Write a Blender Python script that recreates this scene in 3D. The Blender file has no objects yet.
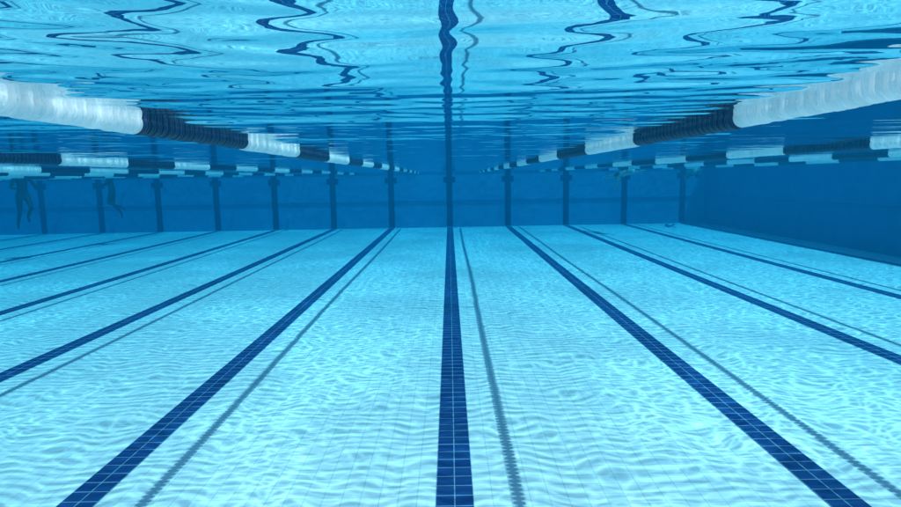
import bpy, bmesh, math, random
import numpy as np
from mathutils import Vector, Matrix
random.seed(4); np.random.seed(4)
sc=bpy.context.scene
sc.view_settings.view_transform='Standard'; sc.view_settings.look='None'; sc.view_settings.exposure=0
XL,XR,YN,YF=-21.0,10.95,-3.0,25.0
CAMZ=2.1; SURF=CAMZ+0.25; DECK=SURF+0.3

# ---------------- node helpers
class NT:
    def __init__(s,name):
        s.m=bpy.data.materials.new(name); s.m.use_nodes=True; s.t=s.m.node_tree; s.t.nodes.clear()
        s.out=s.t.nodes.new('ShaderNodeOutputMaterial')
    def n(s,typ,ins=None,**props):
        nd=s.t.nodes.new(typ)
        for k,v in props.items(): setattr(nd,k,v)
        for k,v in (ins or {}).items():
            i=nd.inputs[k]
            if isinstance(v,bpy.types.NodeSocket): s.t.links.new(v,i)
            else: i.default_value=v
        return nd
    def math(s,op,a,b=0.0,c=0.0,clamp=False):
        nd=s.n('ShaderNodeMath',{0:a,1:b,2:c},operation=op,use_clamp=clamp); return nd.outputs[0]
    def mr(s,v,a,b,c,d,interp='LINEAR'):
        return s.n('ShaderNodeMapRange',{'Value':v,'From Min':a,'From Max':b,'To Min':c,'To Max':d},interpolation_type=interp).outputs[0]
    def mixc(s,f,a,b,bt='MIX'):
        nd=s.n('ShaderNodeMix',data_type='RGBA',blend_type=bt)
        for k,v in ((0,f),(6,a),(7,b)):
            if isinstance(v,bpy.types.NodeSocket): s.t.links.new(v,nd.inputs[k])
            else: nd.inputs[k].default_value=v
        return nd.outputs[2]

def tile_mat(name,c1,c2,mortar,axes='XY',size=0.125,msize=0.004,rough=0.35,var=0.12):
    t=NT(name)
    pos=t.n('ShaderNodeNewGeometry').outputs['Position']
    sep=t.n('ShaderNodeSeparateXYZ',{0:pos})
    v=t.n('ShaderNodeCombineXYZ',{0:sep.outputs[axes[0]],1:sep.outputs[axes[1]],2:0.0}).outputs[0]
    br=t.n('ShaderNodeTexBrick',{'Vector':v,'Color1':(*c1,1),'Color2':(*c2,1),'Mortar':(*mortar,1),'Scale':1.0,
        'Mortar Size':msize,'Mortar Smooth':0.3,'Bias':0.0,'Brick Width':size,'Row Height':size},offset=0.0,squash=1.0)
    no=t.n('ShaderNodeTexNoise',{'Vector':pos,'Scale':0.9,'Detail':4.0,'Roughness':0.6})
    f=t.mr(no.outputs[0],0.3,0.7,1-var,1.0)
    col=t.mixc(1.0,br.outputs[0],t.n('ShaderNodeCombineColor',{0:f,1:f,2:f}).outputs[0],'MULTIPLY')
    p=t.n('ShaderNodeBsdfDiffuse',{'Color':col})
    t.t.links.new(p.outputs[0],t.out.inputs[0]); return t.m

M_floor=tile_mat('floor_tile',(.71,.74,.77),(.62,.68,.72),(.46,.54,.58))
M_line=tile_mat('line_tile',(.010,.035,.15),(.016,.058,.20),(.22,.36,.48),msize=0.004,var=.35)
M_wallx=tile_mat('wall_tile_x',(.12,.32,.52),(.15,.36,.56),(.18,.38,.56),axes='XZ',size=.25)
M_wally=tile_mat('wall_tile_y_shade',(.05,.15,.32),(.07,.18,.36),(.09,.21,.36),axes='YZ',size=.25)  # side walls: wall tile in darker tones, shade put into the colour
M_bar=tile_mat('bar_tile',(.005,.014,.07),(.008,.02,.09),(.02,.05,.12),axes='XZ')
M_deck=tile_mat('deck_tile',(.45,.44,.42),(.40,.40,.38),(.25,.25,.25),size=.3)

def simple(name,col,rough=.5,transl=0.0,noise=.15,scale=20):
    t=NT(name)
    pos=t.n('ShaderNodeTexCoord').outputs['Object']
    no=t.n('ShaderNodeTexNoise',{'Vector':pos,'Scale':scale,'Detail':2.0})
    f=t.mr(no.outputs[0],.3,.7,1-noise,1.0)
    c=t.mixc(1.0,(*col,1),t.n('ShaderNodeCombineColor',{0:f,1:f,2:f}).outputs[0],'MULTIPLY')
    p=t.n('ShaderNodeBsdfPrincipled',{'Base Color':c,'Roughness':rough})
    o=p.outputs[0]
    if transl:
        tr=t.n('ShaderNodeBsdfTranslucent',{'Color':c})
        o=t.n('ShaderNodeMixShader',{0:transl,1:o,2:tr.outputs[0]}).outputs[0]
    t.t.links.new(o,t.out.inputs[0]); return t.m
M_white=simple('white_float_plastic',(.98,.98,.98),.25,.62,noise=.02)
M_navy=simple('dark_float_plastic',(.005,.016,.06),.35,.0)
M_cable=simple('cable_gap_shade',(.03,.05,.08),.4)  # cable kept near black: shade of the gaps between floats painted in
M_skin=simple('skin',(.42,.26,.19),.5); M_suit=simple('swimsuit_fabric',(.01,.015,.03),.7)
M_skin2=simple('skin_light',(.6,.42,.34),.5)
M_cap=simple('swim_cap_silicone',(.65,.8,.75),.4)

def link(o,parent=None):
    sc.collection.objects.link(o)
    if parent: o.parent=parent
    return o
def empty(name):
    e=bpy.data.objects.new(name,None); return link(e)
def box(name,x0,x1,y0,y1,z0,z1,mat,bevel=0,parent=None):
    bm=bmesh.new(); bmesh.ops.create_cube(bm,size=1)
    for v in bm.verts:
        v.co=Vector(((x0+x1)/2+v.co.x*(x1-x0),(y0+y1)/2+v.co.y*(y1-y0),(z0+z1)/2+v.co.z*(z1-z0)))
    if bevel: bmesh.ops.bevel(bm,geom=bm.edges[:],offset=bevel,segments=2,affect='EDGES')
    me=bpy.data.meshes.new(name); bm.to_mesh(me); bm.free(); me.materials.append(mat)
    return link(bpy.data.objects.new(name,me),parent)

# ---------------- pool shell
T=.6
box('pool_floor',XL-T,XR+T,YN-T,YF+T,-.4,0,M_floor)
LEDGE=1.15
def wall(axis,pos,sgn,a0,a1,mat):
    """wall with shallow rest ledge and tile coping. sgn = outward direction"""
    e=empty('pool_wall')
    def seg(nm,i,o,z0,z1,m,bv=0):
        lo,hi=sorted((pos+sgn*i,pos+sgn*o))
        if axis=='y': box(nm,a0,a1,lo,hi,z0,z1,m,bv,e)
        else: box(nm,lo,hi,a0,a1,z0,z1,m,bv,e)
    seg('lower_wall',0,T,0.0,LEDGE,mat)
    seg('rest_ledge',-.05,T,LEDGE,LEDGE+.05,mat,.008)
    seg('upper_wall',.0,T,LEDGE+.05,SURF+.06,mat)
    seg('coping',-.04,T,SURF+.06,DECK,M_deck,.015)
    return e
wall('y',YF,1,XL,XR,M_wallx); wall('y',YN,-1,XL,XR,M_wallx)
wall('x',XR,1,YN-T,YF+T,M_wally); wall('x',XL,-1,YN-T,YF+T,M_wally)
# deck ground around the pool
bm=bmesh.new()
B=400
o=[bm.verts.new(p) for p in ((-B,-B,DECK+.004),(B,-B,DECK+.004),(B,B,DECK+.004),(-B,B,DECK+.004))]
i=[bm.verts.new(p) for p in ((XL-T/2,YN-T/2,DECK+.004),(XR+T/2,YN-T/2,DECK+.004),(XR+T/2,YF+T/2,DECK+.004),(XL-T/2,YF+T/2,DECK+.004))]
for k in range(4): bm.faces.new((o[k],o[(k+1)%4],i[(k+1)%4],i[k]))
me=bpy.data.meshes.new('ground'); bm.to_mesh(me); bm.free(); me.materials.append(M_deck)
link(bpy.data.objects.new('ground',me))

# lane lines and wall targets
for k in range(-7,5):
    x=2.5*k
    box('lane_line',x-.125,x+.125,YN+.1,YF-.12,0.0005,.0045,M_line)
    e=empty('wall_target')
    z0=.02
    w=.125
    box('lower_bar',x-w,x+w,YF-.004,YF+.01,z0,LEDGE-.001,M_bar,0,e)
    box('ledge_bar',x-w,x+w,YF-.054,YF+.01,LEDGE-.004,LEDGE+.054,M_bar,0,e)
    box('upper_bar',x-w,x+w,YF-.004,YF+.01,LEDGE+.055,SURF+.05,M_bar,0,e)
    box('cross_bar',x-.25,x+.25,YF-.008,YF+.01,SURF-.43,SURF-.2,M_bar,0,e)

# ---------------- lane ropes
def float_section(name,mat,nf=24,pitch=.05,R=.043,seg=28):
    vs=[];fs=[];mi=[]
    # one float: ribbed drum with two rims and a slotted waist, then a bare gap on the cable
    prof=[(0.000,.015,0),(0.0005,.030,0),(0.003,R-.004,0),(0.006,R,0),(0.011,R,0),(0.0135,R-.004,0),(0.015,.033,1),(0.020,.033,1),(0.0215,R-.004,0),(0.024,R,0),(0.029,R,0),(0.032,R-.004,0),(0.0345,.030,0),(0.035,.015,0),(0.050,.015,0)]
    for f in range(nf):
        b=len(vs); jr=random.uniform(-.002,.002); jx=random.uniform(-.0015,.0015); ph=random.random()*6.28; ti=random.uniform(-.03,.03)
        for (y,r,w) in prof:
            for s in range(seg):
                a=2*math.pi*s/seg+ph
                rr=r
                if w: rr=r+(.007 if s%4<2 else -.012)
                cx,cz=math.cos(a)*rr,math.sin(a)*rr
                vs.append((cx+jx,f*pitch+y+ti*cz,cz+jr))
        for p in range(len(prof)-1):
            for s in range(seg):
                fs.append((b+p*seg+s,b+p*seg+(s+1)%seg,b+(p+1)*seg+(s+1)%seg,b+(p+1)*seg+s)); mi.append(1 if p==len(prof)-2 else 0)
    me=bpy.data.meshes.new(name); me.from_pydata(vs,[],fs); me.materials.append(mat); me.materials.append(M_cable)
    me.polygons.foreach_set('material_index',mi)
    me.update(); return me
SW=float_section('white_floats',M_white); SD=float_section('dark_floats',M_navy)
for k in range(-8,5):
    x=2.5*k-1.25
    if x>XR-1: continue
    e=empty('lane_rope'); e.location=(x,0,0)
    L=1.2; start=2.35
    if k==1: L=1.33; start=2.55
    elif k==2: start=5.2; L=1.35
    elif k==-1: start=4.5; L=1.15
    elif k!=0: start=random.uniform(2,4.5)
    j=0
    while start-L*j>YN+.3: j+=1
    y=start-L*(j-1) ; parity=(j-1)%2
    while y+L<YF-.1:
        ob=bpy.data.objects.new('white_section' if parity%2 else 'dark_section', SW if parity%2 else SD)
        z=SURF-.018+.005*math.sin(y*.9+k)
        ob.location=(.012*math.sin(y*.5+k*2),y,z); ob.scale=(1,L/1.2,1)
        link(ob,e); y+=L; parity+=1

# ---------------- water body (closed mesh: waved surface + sides + bottom)
xs=np.concatenate([np.arange(XL-.3,-6,.11),np.arange(-6,6,.04),np.arange(6,XR+.3,.11)])
ys=np.concatenate([np.arange(YN-.3,0,.1),np.arange(0,9,.02),np.arange(9,YF+.3,.045)])
X,Y=np.meshgrid(xs,ys); Z=np.zeros_like(X)
rng=np.random.RandomState(23)
N=80
for i in range(N):
    if i<50: L=.14*(1.4/.14)**(rng.rand()); sl=.0052
    else: L=rng.uniform(.075,.2); sl=.0095
    th=rng.normal(0,.12 if L>.35 else .28)
    sl*=(.7+.6*rng.rand())
    a=sl*L/(2*math.pi); kx=2*math.pi/L*math.sin(th); ky=2*math.pi/L*math.cos(th)
    mod=.5+.5*np.sin(X*rng.uniform(.3,1.6)+rng.rand()*6)*np.sin(Y*rng.uniform(.2,1.2)+rng.rand()*6)
    p=rng.rand()*6.28
    Z+=a*mod*np.sin(kx*X+ky*Y+p+.5*np.sin(.7*X+.4*Y+p))
Z+=SURF
ny,nx=X.shape
co=np.stack([X,Y,Z],-1).reshape(-1,3)
idx=np.arange(nx*ny).reshape(ny,nx)
top=np.stack([idx[:-1,:-1],idx[:-1,1:],idx[1:,1:],idx[1:,:-1]],-1).reshape(-1,4)
ring=np.concatenate([idx[0,:],idx[1:,-1],idx[-1,-2::-1],idx[-2:0:-1,0]])
bot=co[ring].copy(); bot[:,2]=-.15
nb=len(ring); b0=len(co); bi=np.arange(b0,b0+nb)
side=np.stack([ring,bi,np.roll(bi,-1),np.roll(ring,-1)],-1)
allco=np.concatenate([co,bot])
quads=np.concatenate([top,side])
me=bpy.data.meshes.new('pool_water')
nl=len(quads)*4+nb
me.vertices.add(len(allco)); me.vertices.foreach_set('co',allco.ravel())
me.loops.add(nl); me.loops.foreach_set('vertex_index',np.concatenate([quads.ravel(),bi[::-1]]).astype(np.int32))
me.polygons.add(len(quads)+1)
me.polygons.foreach_set('loop_start',np.concatenate([np.arange(len(quads))*4,[len(quads)*4]]).astype(np.int32))
sm=np.zeros(len(quads)+1,dtype=bool); sm[:len(top)]=True
me.update(calc_edges=True); me.validate()
me.polygons.foreach_set('use_smooth',sm[:len(me.polygons)])
t=NT('water')
pos=t.n('ShaderNodeNewGeometry').outputs['Position']
nz=t.n('ShaderNodeTexNoise',{'Vector':pos,'Scale':1.6,'Detail':1.0},noise_dimensions='2D')
dv=t.n('ShaderNodeVectorMath',{0:nz.outputs['Color'],1:(.5,.5,.5)},operation='SUBTRACT').outputs[0]
def warp(amt,scale):
    s=t.n('ShaderNodeVectorMath',{0:dv,'Scale':amt},operation='SCALE').outputs[0]
    a=t.n('ShaderNodeVectorMath',{0:pos,1:s},operation='ADD').outputs[0]
    return t.n('ShaderNodeVectorMath',{0:a,1:scale},operation='MULTIPLY').outputs[0]
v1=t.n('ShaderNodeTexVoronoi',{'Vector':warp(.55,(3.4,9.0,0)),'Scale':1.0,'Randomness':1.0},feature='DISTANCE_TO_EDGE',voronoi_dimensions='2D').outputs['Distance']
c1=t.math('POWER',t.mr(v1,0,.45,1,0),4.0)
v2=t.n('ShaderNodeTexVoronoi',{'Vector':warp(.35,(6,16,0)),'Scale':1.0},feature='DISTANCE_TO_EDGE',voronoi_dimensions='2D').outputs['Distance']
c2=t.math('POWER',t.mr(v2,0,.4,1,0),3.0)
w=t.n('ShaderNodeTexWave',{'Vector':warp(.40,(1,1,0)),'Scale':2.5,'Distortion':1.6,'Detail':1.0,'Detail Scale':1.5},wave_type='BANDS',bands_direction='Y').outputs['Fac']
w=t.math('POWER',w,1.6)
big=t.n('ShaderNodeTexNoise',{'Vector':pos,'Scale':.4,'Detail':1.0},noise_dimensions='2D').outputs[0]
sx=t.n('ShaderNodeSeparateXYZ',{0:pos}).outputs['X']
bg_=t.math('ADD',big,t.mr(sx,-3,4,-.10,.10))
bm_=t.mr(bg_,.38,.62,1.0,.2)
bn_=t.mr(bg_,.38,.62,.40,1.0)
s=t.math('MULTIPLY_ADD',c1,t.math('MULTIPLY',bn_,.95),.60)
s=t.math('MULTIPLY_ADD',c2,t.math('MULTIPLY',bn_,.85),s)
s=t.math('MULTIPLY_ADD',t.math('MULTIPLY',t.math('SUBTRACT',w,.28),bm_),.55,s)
col=t.n('ShaderNodeCombineColor',{0:s,1:s,2:s}).outputs[0]  # caustic ripples painted into the transmission colour, patterning the sunlight below
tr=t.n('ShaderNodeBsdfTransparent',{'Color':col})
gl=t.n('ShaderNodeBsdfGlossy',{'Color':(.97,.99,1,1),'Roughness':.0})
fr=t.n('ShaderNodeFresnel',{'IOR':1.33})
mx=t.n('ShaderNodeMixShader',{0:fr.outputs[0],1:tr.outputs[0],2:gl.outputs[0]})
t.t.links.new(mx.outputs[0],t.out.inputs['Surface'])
va=t.n('ShaderNodeVolumeAbsorption',{'Color':(.10,.775,.955,1),'Density':.2})
vs_=t.n('ShaderNodeVolumeScatter',{'Color':(.005,.46,1,1),'Density':.036,'Anisotropy':.2})
ad=t.n('ShaderNodeAddShader',{0:va.outputs[0],1:vs_.outputs[0]})
t.t.links.new(ad.outputs[0],t.out.inputs['Volume'])
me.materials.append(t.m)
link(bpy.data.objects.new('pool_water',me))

# ---------------- swimmers
def swimmer(loc,rotz,pose,skin,scale=1.0,cap=True):
    J={} ; order=[]
    def j(n,par,p,r): J[n]=(par,Vector(p),r); order.append(n)
    j('pelvis',None,(0,0,0),.135)
    j('waist','pelvis',(0,0,.16),.12); j('chest','waist',(0,0,.34),.15); j('neckb','chest',(0,0,.48),.09)
    j('neck','neckb',(0,-.01,.56),.055); j('skull','neck',(0,-.02,.62),.06)
    for s,sn in ((1,'l'),(-1,'r')):
        P=pose
        j('sh'+sn,'neckb',(s*.19,0,.44),.06)
        j('el'+sn,'sh'+sn,P['el'+sn],.042); j('wr'+sn,'el'+sn,P['wr'+sn],.028)
        wr=Vector(P['wr'+sn]); d=(wr-Vector(P['el'+sn])).normalized()
        side=d.cross(Vector((0,1,0.2))).normalized()
        j('palm'+sn,'wr'+sn,wr+d*.07,.03)
        for fi,(off,ln) in enumerate(((-.03,.075),(-.01,.09),(.01,.083),(.03,.065))):
            b=wr+d*.09+side*off
            j('f%d'%fi+sn,'palm'+sn,b,.011); j('g%d'%fi+sn,'f%d'%fi+sn,b+d*ln*.55+side*off*.3,.009)
            j('h%d'%fi+sn,'g%d'%fi+sn,b+d*ln+side*off*.4+Vector((0,-.02,0)),.008)
        j('th'+sn,'palm'+sn,wr+d*.05-side*.045,.011); j('ti'+sn,'th'+sn,wr+d*.09-side*.07,.009)
        j('hip'+sn,'pelvis',(s*.095,0,-.06),.1)
        j('kn'+sn,'hip'+sn,P['kn'+sn],.06)
        kn=Vector(P['kn'+sn]); an=Vector(P['an'+sn])
        j('calf'+sn,'kn'+sn,kn.lerp(an,.3)+Vector((0,.015,0)),.055)
        j('an'+sn,'calf'+sn,an,.036)
        j('toe'+sn,'an'+sn,P['toe'+sn],.026)
    ix={n:i for i,n in enumerate(order)}
    me=bpy.data.meshes.new('b'); me.from_pydata([J[n][1] for n in order],[(ix[J[n][0]],ix[n]) for n in order if J[n][0]],[])
    ob=bpy.data.objects.new('b',me); link(ob)
    md=ob.modifiers.new('s','SKIN'); md.use_smooth_shade=True
    sv=me.skin_vertices[0].data
    for n in order: sv[ix[n]].radius=(J[n][2],J[n][2]*(.78 if n in('pelvis','waist','chest') else 1)); sv[ix[n]].use_root=(n=='pelvis')
    md=ob.modifiers.new('u','SUBSURF'); md.levels=2
    dg=bpy.context.evaluated_depsgraph_get(); dg.update()
    m2=bpy.data.meshes.new_from_object(ob.evaluated_get(dg)); bpy.data.objects.remove(ob)
    m2.materials.clear(); m2.materials.append(skin); m2.materials.append(M_suit)
    for p in m2.polygons:
        c=p.center; p.material_index=1 if (-.2<c.z<.07 and abs(c.x)<.24) or (.07<=c.z<.40 and abs(c.x)<.16 and pose.get('suit')) else 0
    e=empty('swimmer')
    body=bpy.data.objects.new('body',m2); link(body,e)
    bm=bmesh.new(); bmesh.ops.create_uvsphere(bm,u_segments=24,v_segments=18,radius=1)
    for v in bm.verts:
        x,y,z=v.co
        x*=.078; y*=.098; z*=.118
        if z<-.02: x*=1-.3*min(1,(-z-.02)/.1)
        if y<0:
            if abs(x)<.016 and -.035<z<.03: y-=.022*(1-abs(z+.02)/.055)
            if abs(z-.015)<.015 and .015<abs(x)<.05: y+=.010
            if abs(z+.055)<.01 and abs(x)<.028: y-=.005
        v.co=(x,y,z)
    for sx in (-1,1):
        r=bmesh.ops.create_uvsphere(bm,u_segments=10,v_segments=8,radius=1)
        for v in r['verts']: v.co=Vector((sx*.08+v.co.x*.010,.01+v.co.y*.02,v.co.z*.034-.005))
    for f in bm.faces:
        f.smooth=True
        c=f.calc_center_median(); f.material_index=1 if c.z>.045 or (c.y>.02 and c.z>-.02 and abs(c.x)<.075) else 0
    hm=bpy.data.meshes.new('head'); bm.to_mesh(hm); bm.free(); hm.materials.append(skin); hm.materials.append(M_cap if cap else M_suit)
    h=bpy.data.objects.new('head',hm); link(h,e); h.location=(0,-.035,.70); h.rotation_euler=(pose.get('head',0),0,0)
    e.location=loc; e.rotation_euler=(pose.get('tilt',0),0,rotz); e.scale=(scale,)*3
    return e
tread=dict(ell=(.30,-.10,.22),elr=(-.28,-.05,.20),wrl=(.24,-.32,.26),wrr=(-.20,-.3,.20),
  knl=(.12,-.26,-.36),knr=(-.11,-.08,-.47),anl=(.10,.05,-.66),anr=(-.12,.12,-.84),toel=(.12,-.02,-.80),toer=(-.13,.10,-1.0),tilt=.12,suit=True)
stroke=dict(ell=(.24,-.05,.70),elr=(-.34,-.2,.28),wrl=(.20,-.06,.95),wrr=(-.30,-.42,.18),
  knl=(.12,-.10,-.48),knr=(-.12,.03,-.49),anl=(.12,.04,-.88),anr=(-.12,.02,-.90),toel=(.13,.10,-1.03),toer=(-.13,.08,-1.06),tilt=math.radians(80),head=-.3)
def px(xp,dist): return (xp-449)/580*dist
swimmer((px(25,16.5),16.5,SURF-.50),.9,tread,M_suit)
tr2=dict(tread); tr2['knl']=(.12,-.18,-.40); tr2['anl']=(.12,.16,-.6); tr2['toel']=(.12,.28,-.68)
swimmer((px(114,20),20,SURF-.46),-1.2,tr2,M_suit)
swimmer((px(620,21),21.0,SURF-.22),.25,stroke,M_skin2)
swimmer((px(692,23.4),23.4,SURF-.22),-.35,stroke,M_skin)

# ---------------- light
d=Vector((-.355,.22,-1)).normalized()
L=bpy.data.lights.new('sun','SUN'); L.energy=5; L.angle=math.radians(.5); L.color=(1,.985,.96)
so=bpy.data.objects.new('sun',L); link(so); so.rotation_euler=d.to_track_quat('-Z','Y').to_euler(); so.location=(5,-5,20)
W=bpy.data.worlds.new('World'); sc.world=W; W.use_nodes=True
nt=W.node_tree; bg=nt.nodes['Background']; sk=nt.nodes.new('ShaderNodeTexSky'); sk.sky_type='NISHITA'; sk.sun_disc=False
sk.sun_elevation=math.asin(-d.z); sk.sun_rotation=math.atan2(-d.x,-d.y)
nt.links.new(sk.outputs[0],bg.inputs[0]); bg.inputs[1].default_value=.15

cam=bpy.data.cameras.new('camera'); co_=bpy.data.objects.new('camera',cam); link(co_)
cam.sensor_width=36; cam.lens=36*580/901; cam.clip_start=.02; cam.clip_end=2000
co_.matrix_world=Matrix.Translation((0,0,CAMZ))@Matrix.Rotation(math.radians(90-7.4),4,'X')@Matrix.Rotation(math.radians(-1.0),4,'Z')
sc.camera=co_
